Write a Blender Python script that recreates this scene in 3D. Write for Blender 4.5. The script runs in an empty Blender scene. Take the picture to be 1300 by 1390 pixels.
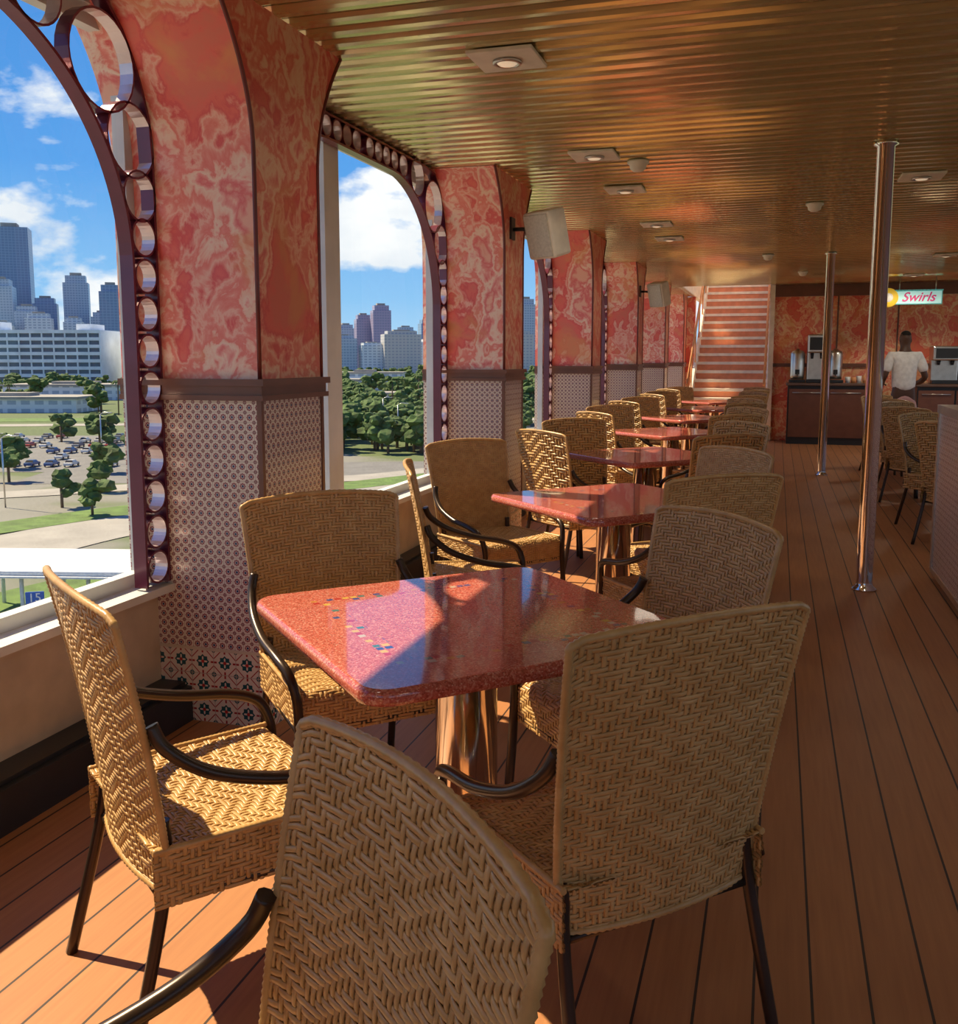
import bpy, bmesh, math, random
from mathutils import Vector, Matrix, noise
R = random.Random(7)
sc = bpy.context.scene
sc.view_settings.view_transform = 'Standard'
H = 2.68

# ------------------------------------------------------------------ node helpers
def newmat(name):
    m = bpy.data.materials.new(name); m.use_nodes = True
    return m, m.node_tree, m.node_tree.nodes['Principled BSDF']
def nd(nt, t, **k):
    n = nt.nodes.new(t)
    for a, b in k.items(): setattr(n, a, b)
    return n
def put(nt, sock, x):
    if isinstance(x, (int, float)): sock.default_value = x
    elif isinstance(x, (tuple, list)):
        sock.default_value = tuple(x) if len(x) == len(sock.default_value) else tuple(x) + (1,)
    else: nt.links.new(x, sock)
def mth(nt, op, a, b=None, c=None):
    n = nd(nt, 'ShaderNodeMath', operation=op)
    for i, x in enumerate((a, b, c)):
        if x is not None: put(nt, n.inputs[i], x)
    return n.outputs[0]
def mix(nt, f, a, b, blend='MIX'):
    n = nd(nt, 'ShaderNodeMix', data_type='RGBA', blend_type=blend)
    put(nt, n.inputs[0], f); put(nt, n.inputs[6], a); put(nt, n.inputs[7], b)
    return n.outputs[2]
def ramp(nt, f, stops, interp='LINEAR'):
    n = nd(nt, 'ShaderNodeValToRGB'); cr = n.color_ramp; cr.interpolation = interp
    while len(cr.elements) < len(stops): cr.elements.new(0.5)
    for e, (p, c) in zip(cr.elements, stops):
        e.position = p; e.color = tuple(c) + (1,) if len(c) == 3 else c
    put(nt, n.inputs[0], f)
    return n.outputs[0]
def noi(nt, vec, scale, detail=3, rough=.5, dist=0):
    n = nd(nt, 'ShaderNodeTexNoise')
    n.inputs['Scale'].default_value = scale; n.inputs['Detail'].default_value = detail
    n.inputs['Roughness'].default_value = rough; n.inputs['Distortion'].default_value = dist
    if vec is not None: nt.links.new(vec, n.inputs['Vector'])
    return n.outputs[0]
def coord(nt, which='Object'):
    return nd(nt, 'ShaderNodeTexCoord').outputs[which]
def mapping(nt, vec, scale=(1, 1, 1), loc=(0, 0, 0)):
    n = nd(nt, 'ShaderNodeMapping'); nt.links.new(vec, n.inputs[0])
    n.inputs['Scale'].default_value = scale; n.inputs['Location'].default_value = loc
    return n.outputs[0]
def sep(nt, vec):
    n = nd(nt, 'ShaderNodeSeparateXYZ'); nt.links.new(vec, n.inputs[0]); return n.outputs
def bump(nt, b, h, s=.3, d=.01):
    n = nd(nt, 'ShaderNodeBump'); n.inputs['Strength'].default_value = s; n.inputs['Distance'].default_value = d
    nt.links.new(h, n.inputs['Height']); nt.links.new(n.outputs[0], b.inputs['Normal'])
def simple(name, col, rough=.5, metal=0., var=.12, scale=8, bmp=0.05, coat=0):
    m, nt, b = newmat(name)
    f = noi(nt, coord(nt), scale, 4)
    d = tuple(c * (1 - var) for c in col); l = tuple(min(1, c * (1 + var)) for c in col)
    nt.links.new(ramp(nt, f, [(.3, d), (.7, l)]), b.inputs['Base Color'])
    b.inputs['Roughness'].default_value = rough; b.inputs['Metallic'].default_value = metal
    b.inputs['Coat Weight'].default_value = coat; b.inputs['Coat Roughness'].default_value = .08
    if bmp: bump(nt, b, noi(nt, coord(nt), scale * 8, 2), bmp, .002)
    return m
def emis(name, col, s):
    m, nt, b = newmat(name); b.inputs['Base Color'].default_value = tuple(col) + (1,)
    b.inputs['Emission Color'].default_value = tuple(col) + (1,); b.inputs['Emission Strength'].default_value = s
    return m

# ------------------------------------------------------------------ mesh builder
class MB:
    def __init__(s): s.v = []; s.f = []; s.m = []; s.uv = []; s.s = []
    def face(s, idx, m=0, uv=None, sm=False):
        s.f.append(tuple(idx)); s.m.append(m); s.uv.append(uv); s.s.append(sm)
    def poly(s, pts, m=0, uv=None, sm=False):
        k = len(s.v); s.v.extend(tuple(p) for p in pts); s.face(range(k, k + len(pts)), m, uv, sm)
    def box(s, x0, x1, y0, y1, z0, z1, m=0, M=None):
        P = [(x, y, z) for z in (z0, z1) for y in (y0, y1) for x in (x0, x1)]
        F = [(0, 2, 3, 1), (4, 5, 7, 6), (0, 1, 5, 4), (2, 6, 7, 3), (0, 4, 6, 2), (1, 3, 7, 5)]
        ax = ['z', 'z', 'y', 'y', 'x', 'x']
        k = len(s.v)
        s.v.extend(tuple(M @ Vector(p)) if M else p for p in P)
        for f, a in zip(F, ax):
            uv = [(P[i][0], P[i][1]) if a == 'z' else (P[i][0], P[i][2]) if a == 'y' else (P[i][1], P[i][2]) for i in f]
            s.face([k + i for i in f], m, uv)
    def bbox(s, x0, x1, y0, y1, z0, z1, c, m=0, M=None):
        bm = bmesh.new(); bmesh.ops.create_cube(bm, size=1)
        for v in bm.verts:
            v.co = Vector(((x0 + x1) / 2 + v.co.x * (x1 - x0), (y0 + y1) / 2 + v.co.y * (y1 - y0), (z0 + z1) / 2 + v.co.z * (z1 - z0)))
        bmesh.ops.bevel(bm, geom=bm.edges[:], offset=c, segments=2, profile=.5, affect='EDGES')
        s.addbm(bm, m, M)
    def addbm(s, bm, m=0, M=None, sm=False):
        k = len(s.v); bm.verts.index_update()
        s.v.extend(tuple(M @ v.co) if M else tuple(v.co) for v in bm.verts)
        for f in bm.faces: s.face([k + v.index for v in f.verts], m, None, sm)
        bm.free()
    def tube(s, pts, r, seg=8, m=0, closed=False, rf=None):
        pts = [Vector(p) for p in pts]; n = len(pts); k = len(s.v); N = None
        for i, p in enumerate(pts):
            if closed: t = (pts[(i + 1) % n] - pts[i - 1])
            else: t = pts[min(i + 1, n - 1)] - pts[max(i - 1, 0)]
            t.normalize()
            if N is None:
                N = Vector((0, 0, 1)) if abs(t.z) < .9 else Vector((1, 0, 0))
            N = N - t * N.dot(t); N.normalize(); B = t.cross(N)
            rr = rf(i) if rf else r
            for j in range(seg):
                a = 2 * math.pi * j / seg
                s.v.append(tuple(p + N * math.cos(a) * rr + B * math.sin(a) * rr))
        for i in range(n if closed else n - 1):
            a = k + i * seg; b = k + ((i + 1) % n) * seg
            for j in range(seg):
                j2 = (j + 1) % seg
                s.face((a + j, a + j2, b + j2, b + j), m, None, True)
        if not closed:
            s.face([k + j for j in range(seg)][::-1], m); s.face([k + (n - 1) * seg + j for j in range(seg)], m)
    def lathe(s, prof, c=(0, 0, 0), seg=24, m=0, M=None, sm=True):
        k = len(s.v)
        for r, z in prof:
            for j in range(seg):
                a = 2 * math.pi * j / seg
                p = Vector((c[0] + r * math.cos(a), c[1] + r * math.sin(a), c[2] + z))
                s.v.append(tuple(M @ p) if M else tuple(p))
        for i in range(len(prof) - 1):
            for j in range(seg):
                j2 = (j + 1) % seg
                s.face((k + i * seg + j, k + i * seg + j2, k + (i + 1) * seg + j2, k + (i + 1) * seg + j), m, None, sm)
        s.face([k + j for j in range(seg)][::-1], m); s.face([k + (len(prof) - 1) * seg + j for j in range(seg)], m)
    def mesh(s, name, mats):
        me = bpy.data.meshes.new(name); me.from_pydata(s.v, [], s.f)
        for m in mats: me.materials.append(m)
        me.polygons.foreach_set('material_index', s.m); me.polygons.foreach_set('use_smooth', s.s)
        if any(u is not None for u in s.uv):
            ul = me.uv_layers.new(name='UVMap'); flat = []
            for f, u in zip(s.f, s.uv):
                if u is None: flat.extend([0.] * (2 * len(f)))
                else:
                    for a in u: flat.extend(a)
            ul.data.foreach_set('uv', flat)
        me.update(); return me
    def obj(s, name, mats, loc=(0, 0, 0), rz=0, parent=None):
        return mkobj(name, s.mesh(name, mats), loc, rz, parent)
def mkobj(name, data, loc=(0, 0, 0), rz=0, parent=None):
    o = bpy.data.objects.new(name, data); sc.collection.objects.link(o)
    o.location = loc; o.rotation_euler = (0, 0, rz)
    if parent: o.parent = parent
    return o
def smooth(pts, n=6):
    pts = [Vector(p) for p in pts]; out = []
    for i in range(len(pts) - 1):
        p0 = pts[max(i - 1, 0)]; p1 = pts[i]; p2 = pts[i + 1]; p3 = pts[min(i + 2, len(pts) - 1)]
        for k in range(n):
            t = k / n
            out.append(.5 * ((2 * p1) + (-p0 + p2) * t + (2 * p0 - 5 * p1 + 4 * p2 - p3) * t * t + (-p0 + 3 * p1 - 3 * p2 + p3) * t ** 3))
    out.append(pts[-1]); return out

# ------------------------------------------------------------------ materials
mFloor, nt, b = newmat('deck_planks')
o = sep(nt, coord(nt)); px = mth(nt, 'DIVIDE', o[0], .125)
fr = mth(nt, 'FRACT', px); idx = mth(nt, 'FLOOR', px)
wn = nd(nt, 'ShaderNodeTexWhiteNoise', noise_dimensions='1D'); nt.links.new(idx, wn.inputs['W'])
gr = noi(nt, mapping(nt, coord(nt), (30, 1.5, 1)), 2, 5)
c1 = ramp(nt, gr, [(.3, (.40, .160, .060)), (.7, (.49, .21, .080))])
c2 = mix(nt, mth(nt, 'MULTIPLY', wn.outputs[0], .25), c1, (.33, .135, .052))
line = mth(nt, 'LESS_THAN', mth(nt, 'ABSOLUTE', mth(nt, 'SUBTRACT', fr, .5)), .474)
big = noi(nt, coord(nt), .8, 4)
c2 = mix(nt, mth(nt, 'MULTIPLY', big, .2), c2, (.28, .13, .06))
c3 = mix(nt, line, (.04, .022, .016), c2)
nt.links.new(c3, b.inputs['Base Color']); b.inputs['Roughness'].default_value = .52
bump(nt, b, line, .6, .004)

def pink(name, off, k=(1, 1, 1)):
    m, nt, b = newmat(name)
    v = mapping(nt, coord(nt), (1, 1, .85), off)
    n1 = noi(nt, v, 2.7, 3, .52, .45)
    n2 = noi(nt, v, 9, 5, .6, .5)
    n3 = noi(nt, mapping(nt, v, (1, 1, 1), (9, 4, 2)), 2.2, 5, .6, .4)
    f = mth(nt, 'ADD', mth(nt, 'MULTIPLY', n1, .68), mth(nt, 'MULTIPLY', n2, .32))
    st = [(.37, (.80, .20, .15)), (.42, (.86, .17, .14)), (.445, (.78, .11, .11)), (.462, (.88, .30, .24)), (.477, (.95, .56, .45)), (.492, (.90, .34, .27)), (.515, (.86, .22, .18)), (.53, (.94, .56, .44)), (.552, (.97, .72, .58)),
          (.57, (.91, .42, .35)), (.60, (.82, .17, .17)), (.64, (.92, .50, .38))]
    c = ramp(nt, f, st)
    och = ramp(nt, n3, [(.54, (0, 0, 0)), (.63, (1, 1, 1))])
    c = mix(nt, mth(nt, 'MULTIPLY', sep(nt, och)[0], .55), c, (.80, .38, .14))
    c = mix(nt, 1.0, c, tuple(k), 'MULTIPLY')
    nt.links.new(c, b.inputs['Base Color']); b.inputs['Roughness'].default_value = .42
    bump(nt, b, n2, .06, .004)
    return m
mPink = pink('painted_marble', (0, 0, 0)); mPink2 = pink('painted_marble_shaded_side', (3.3, 5.7, 1.4), (.85, .72, .58)); mPinkO = pink('painted_marble_orange', (7, 2, 4), (1.0, .95, .68))  # side copy darkened: shade of the room-facing face multiplied into its colour

def tile(name, p, small):
    m, nt, b = newmat(name)
    o = sep(nt, coord(nt, 'UV'))
    x = mth(nt, 'SUBTRACT', mth(nt, 'FRACT', mth(nt, 'DIVIDE', o[0], p)), .5)
    y = mth(nt, 'SUBTRACT', mth(nt, 'FRACT', mth(nt, 'DIVIDE', o[1], p)), .5)
    ax = mth(nt, 'ABSOLUTE', x); ay = mth(nt, 'ABSOLUTE', y)
    di = mth(nt, 'ADD', ax, ay); sq = mth(nt, 'MAXIMUM', ax, ay)
    star = mth(nt, 'MINIMUM', sq, mth(nt, 'MULTIPLY', di, .707))
    cross = mth(nt, 'MINIMUM', ax, ay)
    lt = lambda a, v: mth(nt, 'LESS_THAN', a, v); gt = lambda a, v: mth(nt, 'GREATER_THAN', a, v)
    mul = lambda a, c: mth(nt, 'MULTIPLY', a, c)
    cream = (.72, .62, .53)
    if small:
        c = mix(nt, gt(di, .74), cream, (.22, .04, .06))
        c = mix(nt, mul(lt(star, .26), gt(star, .15)), c, (.28, .06, .08))
        c = mix(nt, lt(star, .11), c, (.04, .05, .14))
        c = mix(nt, gt(sq, .475), c, (.46, .38, .33))
    else:
        c = mix(nt, gt(di, .86), cream, (.03, .10, .12))
        c = mix(nt, lt(mth(nt, 'ABSOLUTE', mth(nt, 'SUBTRACT', di, .64)), .028), c, (.36, .04, .04))
        c = mix(nt, lt(star, .21), c, (.02, .085, .10))
        c = mix(nt, mul(lt(star, .15), lt(cross, .035)), c, cream)
        c = mix(nt, lt(di, .09), c, (.45, .04, .04))
        c = mix(nt, mul(gt(sq, .36), lt(cross, .04)), c, (.38, .04, .04))
        c = mix(nt, gt(sq, .485), c, (.45, .38, .32))
    nt.links.new(c, b.inputs['Base Color']); b.inputs['Roughness'].default_value = .25
    return m
mTileS = tile('mosaic_small', .037, True); mTileL = tile('mosaic_star', .098, False)

mWood = simple('brown_trim', (.17, .065, .04), .35)
mMaroon = simple('maroon_edge', (.16, .028, .025), .35)
mPurple = simple('plum_lacquer', (.15, .024, .055), .28, .2, coat=.4)
mRingIn = simple('ring_inner_sheen', (.80, .64, .64), .15, .5)  # window light reflected inside the rings, put into a paler colour
mCream = simple('cream_wall', (.60, .50, .38), .55)
mWhite = simple('white_frame', (.72, .72, .70), .4, scale=3)
mBlack = simple('black_kick', (.022, .024, .030), .4)
mFrame = simple('bronze_tube', (.055, .034, .024), .28, .5)
mChrome = simple('polished_steel', (.88, .86, .83), .07, 1., .04, 3, 0)
mBrass = simple('polished_pedestal', (.80, .70, .60), .10, 1., .05, 3, 0)
mDark = simple('dark_void', (.015, .013, .010), .8)
mSteel = simple('brushed_steel', (.6, .58, .55), .3, 1., .1, 12)
mPlate = simple('fixture_white', (.78, .76, .66), .4)
mLens = emis('lamp_lens', (1, .8, .55), .4)
mSpeaker = simple('speaker_shell', (.80, .74, .64), .5)
mGrille = simple('speaker_grille', (.56, .52, .45), .6, scale=60)
mCounter = simple('counter_dark', (.14, .08, .06), .3)
mOrange = simple('orange_panel', (.75, .32, .12), .4)
mStairW = simple('stair_white', (.88, .78, .66), .5)
mStairR = simple('stair_riser', (.78, .28, .14), .5)
mBlueB = simple('blue_plastic', (.03, .12, .45), .4)

mSlat, nt, b = newmat('ceiling_slat')
f = noi(nt, mapping(nt, coord(nt), (.6, 8, 1)), 1.2, 3)
nt.links.new(ramp(nt, f, [(.3, (.62, .55, .30)), (.7, (.76, .68, .38))]), b.inputs['Base Color'])
b.inputs['Metallic'].default_value = .72; b.inputs['Roughness'].default_value = .19
bump(nt, b, noi(nt, mapping(nt, coord(nt), (1.2, 4, 1)), 1.5, 2), .10, .02)

mWick, nt, b = newmat('woven_wicker')
v = coord(nt)
f = noi(nt, v, 22, 3); f2 = noi(nt, v, 160, 2)
c = ramp(nt, f, [(.3, (.48, .27, .095)), (.55, (.58, .345, .135)), (.75, (.66, .42, .18))])
c = mix(nt, mth(nt, 'MULTIPLY', f2, .3), c, (.34, .18, .065))
nt.links.new(c, b.inputs['Base Color']); b.inputs['Roughness'].default_value = .33
mWickD = simple('wicker_core', (.24, .13, .05), .7)

mTop, nt, b = newmat('red_terrazzo')
v = coord(nt)
vo = nd(nt, 'ShaderNodeTexVoronoi'); vo.inputs['Scale'].default_value = 280; nt.links.new(v, vo.inputs['Vector'])
s1 = sep(nt, vo.outputs['Color'])[0]
base = ramp(nt, s1, [(0, (.32, .060, .042)), (.35, (.48, .10, .070)), (.7, (.57, .145, .105)), (.93, (.63, .25, .19)), (1, (.68, .37, .29))])
o = sep(nt, v)
ax = mth(nt, 'ABSOLUTE', o[0]); ay = mth(nt, 'ABSOLUTE', o[1]); dd = mth(nt, 'MAXIMUM', ax, ay)
band = mth(nt, 'LESS_THAN', mth(nt, 'ABSOLUTE', mth(nt, 'SUBTRACT', dd, .295)), .023)
cs = .023
gx = mth(nt, 'FRACT', mth(nt, 'DIVIDE', o[0], cs)); gy = mth(nt, 'FRACT', mth(nt, 'DIVIDE', o[1], cs))
ge = mth(nt, 'MAXIMUM', mth(nt, 'ABSOLUTE', mth(nt, 'SUBTRACT', gx, .5)), mth(nt, 'ABSOLUTE', mth(nt, 'SUBTRACT', gy, .5)))
cell = nd(nt, 'ShaderNodeTexWhiteNoise', noise_dimensions='2D')
cx = nd(nt, 'ShaderNodeCombineXYZ')
nt.links.new(mth(nt, 'FLOOR', mth(nt, 'DIVIDE', o[0], cs)), cx.inputs[0]); nt.links.new(mth(nt, 'FLOOR', mth(nt, 'DIVIDE', o[1], cs)), cx.inputs[1])
nt.links.new(cx.outputs[0], cell.inputs['Vector'])
chipc = ramp(nt, cell.outputs[0], [(0, (.60, .38, .08)), (.08, (.04, .07, .24)), (.17, (.52, .42, .34)), (.24, (.42, .03, .03)), (.33, (.06, .17, .16)), (.40, (.50, .20, .05))], 'CONSTANT')
msk = mth(nt, 'MULTIPLY', mth(nt, 'MULTIPLY', band, mth(nt, 'LESS_THAN', ge, .40)), mth(nt, 'LESS_THAN', cell.outputs[0], .45))
nt.links.new(mix(nt, msk, base, chipc), b.inputs['Base Color'])
b.inputs['Roughness'].default_value = .08; b.inputs['Coat Weight'].default_value = .5; b.inputs['Coat Roughness'].default_value = .02

mGlass = bpy.data.materials.new('window_glass'); mGlass.use_nodes = True; nt = mGlass.node_tree; nt.nodes.clear()
out = nd(nt, 'ShaderNodeOutputMaterial'); tr = nd(nt, 'ShaderNodeBsdfTransparent'); gl = nd(nt, 'ShaderNodeBsdfGlossy')
tr.inputs[0].default_value = (.95, .98, .98, 1); gl.inputs['Roughness'].default_value = .02
ms = nd(nt, 'ShaderNodeMixShader'); ms.inputs[0].default_value = .04
nt.links.new(tr.outputs[0], ms.inputs[1]); nt.links.new(gl.outputs[0], ms.inputs[2]); nt.links.new(ms.outputs[0], out.inputs[0])

# ------------------------------------------------------------------ room shell
mb = MB(); mb.box(-2.52, 6.4, -4.1, 24.5, -.12, 0); mb.obj('floor', [mFloor])

mb = MB(); P = .135
def slats(x0, x1, y0, y1):
    y = y0
    while y < y1:
        w = .108; pr = [(0, .03), (0, .016), (.016, .003), (w * .35, -.003), (w * .65, -.003), (w - .016, .003), (w, .016), (w, .03)]
        k = len(mb.v)
        for xx in (x0, x1):
            for a, z in pr: mb.v.append((xx, y + a, H + z))
        n = len(pr)
        for i in range(n - 1):
            mb.face((k + i, k + i + 1, k + n + i + 1, k + n + i), 0)
        y += P
slats(-2.3, 6.3, -4.0, 17.45); slats(-2.3, -1.66, 17.5, 20.3)
mb.box(-2.52, 6.4, -4.1, 17.6, H + .03, H + .2, 1)
mb.box(-2.52, -1.66, 17.6, 20.6, H + .03, H + .2, 1)
mb.obj('ceiling', [mSlat, mDark])

PY = [3.15 + 3.32 * i for i in range(-2, 6)]; PT = .50
mb = MB()
mb.box(-2.42, -2.30, -4.1, 20.6, 0, .52, 0)
mb.box(-2.42, -2.22, -4.1, 20.6, .52, .55, 1)
mb.box(-2.42, -2.32, -4.1, 20.6, 2.64, 2.72, 1)
mb.obj('wall_left', [mCream, mWhite])
mb = MB(); mb.box(-2.30, -2.16, -4.0, 20.4, 0, .14, 0); mb.box(-2.30, -2.19, -4.0, 20.4, .14, .155, 0)
mb.obj('baseboard_left', [mBlack])

def ef(z): return 0 if z < 2.15 else .24 * ((z - 2.15) / .53) ** 2
for y0 in PY:
    mb = MB(); x0, x1, y1 = -2.42, -1.82, y0 + PT
    mb.box(x0, x1, y0, y1, 0, .29, 1); mb.box(x0, x1 + .004, y0 - .004, y1 + .004, .29, .302, 3)
    mb.box(x0, x1, y0, y1, .302, 1.27, 0)
    mb.box(x0, x1 + .022, y0 - .022, y1 + .022, 1.265, 1.285, 2); mb.box(x0, x1 + .014, y0 - .014, y1 + .014, 1.285, 1.32, 2)
    mb.box(x0, x1 + .028, y0 - .028, y1 + .028, 1.32, 1.345, 2)
    for yy in (y0, y1):
        mb.box(x1 - .014, x1 + .006, yy - (.006 if yy == y0 else .014), yy + (.014 if yy == y0 else .006), .302, 1.265, 2)
    zs = [1.345, 1.7, 2.15] + [2.15 + .53 * i / 12 for i in range(1, 13)]
    for za, zb in zip(zs, zs[1:]):
        a, c = ef(za), ef(zb)
        mb.poly([(x0, y0 - a, za), (x1, y0 - a, za), (x1, y0 - c, zb), (x0, y0 - c, zb)], 4)
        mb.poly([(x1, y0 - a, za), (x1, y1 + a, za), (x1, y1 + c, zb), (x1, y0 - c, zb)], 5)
        mb.poly([(x1, y1 + a, za), (x0, y1 + a, za), (x0, y1 + c, zb), (x1, y1 + c, zb)], 4)
    for sgn, yy in ((-1, y0), (1, y1)):
        mb.tube([(x1, yy + sgn * ef(z), z) for z in zs], .009, 6, 6)
    mb.obj('tiled_pillar', [mTileS, mTileL, mWood, mCream, mPink, mPink2, mMaroon])

def lattice(ya, yb):
    mb = MB(); half = (yb - ya) / 2; xa, xb = -2.29, -2.235
    inn, outp = [], []
    n = 24
    for i in range(n): z = .56 + (1.75 - .56) * i / n; inn.append((.145, z)); outp.append((.008, z))
    O = [(.008, 1.75), (.008, 1.93), (.008, 2.12), (.02, 2.28), (.065, 2.42), (.14, 2.55), (.24, 2.645), (.42, 2.662), (.6, 2.662), (.8, 2.662), (.98, 2.662)]
    for i in range(31):
        t = i / 30; a = t * math.pi / 2
        inn.append((.145 + .835 * (1 - math.cos(a)), 1.75 + .79 * math.sin(a)))
        q = t * 10; k = min(int(q), 9); w = q - k
        outp.append((O[k][0] * (1 - w) + O[k + 1][0] * w, O[k][1] * (1 - w) + O[k + 1][1] * w))
    for i in range(1, 9):
        d = .98 + (half - .98) * i / 8; inn.append((d, 2.54)); outp.append((d, 2.662))
    mid = [((a[0] + c[0]) / 2, (a[1] + c[1]) / 2, math.dist(a, c) / 2) for a, c in zip(inn, outp)]
    fine = []
    for p, q in zip(mid, mid[1:]):
        for k in range(12):
            w = k / 12; fine.append(tuple(p[j] * (1 - w) + q[j] * w for j in range(3)))
    for side in (0, 1):
        Yf = (lambda d: ya + d) if side == 0 else (lambda d: yb - d)
        for c in (inn, outp):
            k = len(mb.v); th = .006
            for i, p in enumerate(c):
                a = c[max(i - 1, 0)]; e = c[min(i + 1, len(c) - 1)]
                dx, dz = e[0] - a[0], e[1] - a[1]; L = math.hypot(dx, dz) or 1; nx, nz = -dz / L, dx / L
                for xx, s in ((xa, 1), (xb, 1), (xb, -1), (xa, -1)):
                    mb.v.append((xx, Yf(p[0] + nx * th * s), p[1] + nz * th * s))
            for i in range(len(c) - 1):
                for j in range(4): mb.face((k + i * 4 + j, k + i * 4 + (j + 1) % 4, k + i * 4 + 4 + (j + 1) % 4, k + i * 4 + 4 + j))
        prev = fine[0]; acc = 0; nextat = fine[0][2]
        for p in fine:
            acc += math.dist(p[:2], prev[:2]); prev = p
            if acc >= nextat:
                r = p[2] - .004; seg = 28; k = len(mb.v)
                for j in range(seg):
                    a = 2 * math.pi * j / seg
                    for rr, xx in ((r, xa), (r, xb), (r - .008, xb), (r - .008, xa)):
                        mb.v.append((xx, Yf(p[0] + rr * math.cos(a)), p[1] + rr * math.sin(a)))
                for j in range(seg):
                    q = (j + 1) % seg
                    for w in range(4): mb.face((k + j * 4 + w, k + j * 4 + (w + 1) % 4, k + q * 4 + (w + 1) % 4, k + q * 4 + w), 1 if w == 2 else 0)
                nextat = acc + 2 * p[2] * .985
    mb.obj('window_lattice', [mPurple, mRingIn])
wi = 1
for a, c in zip(PY, PY[1:] + [20.4]):
    ya, yb = a + PT, c
    if yb - ya > 2: lattice(ya, yb)
    mb = MB(); X0, X1 = -2.38, -2.33
    for y in (ya, yb - .045): mb.box(X0, X1, y, y + .045, .55, 2.64, 0)
    ym = (ya + yb) / 2 - .22
    mb.box(X0 - .03, X1 + .02, ym - .13, ym - .02, .55, 2.64, 0); mb.box(X0 - .02, X1 + .01, ym - .02, ym + .07, .55, 2.64, 0)
    mb.box(X0, X1, ya, yb, .55, .60, 0); mb.box(X0, X1, ya, yb, 2.57, 2.64, 0)
    mb.poly([(-2.36, ya + .045, .6), (-2.36, yb - .045, .6), (-2.36, yb - .045, 2.57), (-2.36, ya + .045, 2.57)], 1)
    mb.obj('window_%d' % wi, [mWhite, mGlass]); wi += 1

mb = MB()
mb.box(6.3, 6.42, -4.1, 17.6, 0, .5, 0); mb.box(6.3, 6.42, -4.1, 17.6, 2.6, 2.72, 0)
for i in range(5): mb.box(6.3, 6.42, -4.1 + i * 5.0, -3.8 + i * 5.0, .5, 2.6, 1)
mb.obj('wall_right', [mCream, mPink])
mb = MB()
mb.box(-2.30, 6.3, -4.15, -4.0, 0, .5, 0); mb.box(-2.30, 6.3, -4.15, -4.0, 2.6, 2.7, 0)
for i in range(3): mb.box(-2.3 + i * 4.15, -2.0 + i * 4.15, -4.15, -4.0, .5, 2.6, 1)
mb.obj('wall_rear', [mCream, mPink])
mb = MB()
mb.box(-.10, 6.3, 17.6, 17.75, 0, H + .02, 0)
mb.box(-.10, 6.3, 17.52, 17.6, 2.48, H, 1); mb.box(-.1, 6.3, 17.55, 17.6, 1.28, 1.34, 1)
mb.box(-.16, -.08, 17.5, 17.75, 0, H, 2)
for i in range(1, 7): mb.box(i * .95 - .012, i * .95 + .012, 17.585, 17.6, 1.34, 2.48, 1)
mb.obj('wall_back', [mPinkO, mWood, mStairW])
mb = MB(); mb.box(-.14, -.04, 17.76, 24.4, 0, 5.2, 0); mb.obj('wall_stairwell_right', [mStairW])
mb = MB(); mb.box(-1.74, -1.64, 17.6, 24.3, H, 5.2, 0); mb.obj('wall_stairwell_left', [mStairW])
mb = MB(); mb.box(-1.74, -.14, 24.3, 24.4, 2.6, 5.2, 0); mb.obj('wall_stairwell_back', [mPinkO])
mb = MB(); mb.box(-2.32, -1.66, 20.4, 20.6, 0, H, 0); mb.obj('wall_corridor_end', [mPinkO])

mb = MB(); y0 = 18.0; n = 22; ri, ru = .17, .265
for i in range(n):
    y = y0 + i * ru; z = i * ri
    mb.box(-1.55, -.18, y, y + .02, z, z + ri - .03, 1)
    mb.box(-1.55, -.18, y - .02, y + ru, z + ri - .055, z + ri, 0)
for x in (-1.60, -.20):
    a = [(x, y0 - .1, 0), (x, y0 + n * ru, n * ri + .02), (x, y0 + n * ru, n * ri + .3), (x, y0 - .1, .28)]
    c = [(p[0] + .05, p[1], p[2]) for p in a]
    mb.poly(a, 0); mb.poly(c[::-1], 0)
    for i in range(4): j = (i + 1) % 4; mb.poly([a[i], c[i], c[j], a[j]], 0)
for x in (-1.57, -.22):
    mb.tube([(x, y0 - .1, .95), (x, y0 + n * ru, n * ri + .95)], .022, 8, 2)
    for i in range(0, n, 3): mb.tube([(x, y0 + i * ru, i * ri + .1), (x, y0 + i * ru, i * ri + 1.0)], .014, 6, 2)
mb.obj('staircase', [mStairW, mStairR, mOrange])

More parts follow.
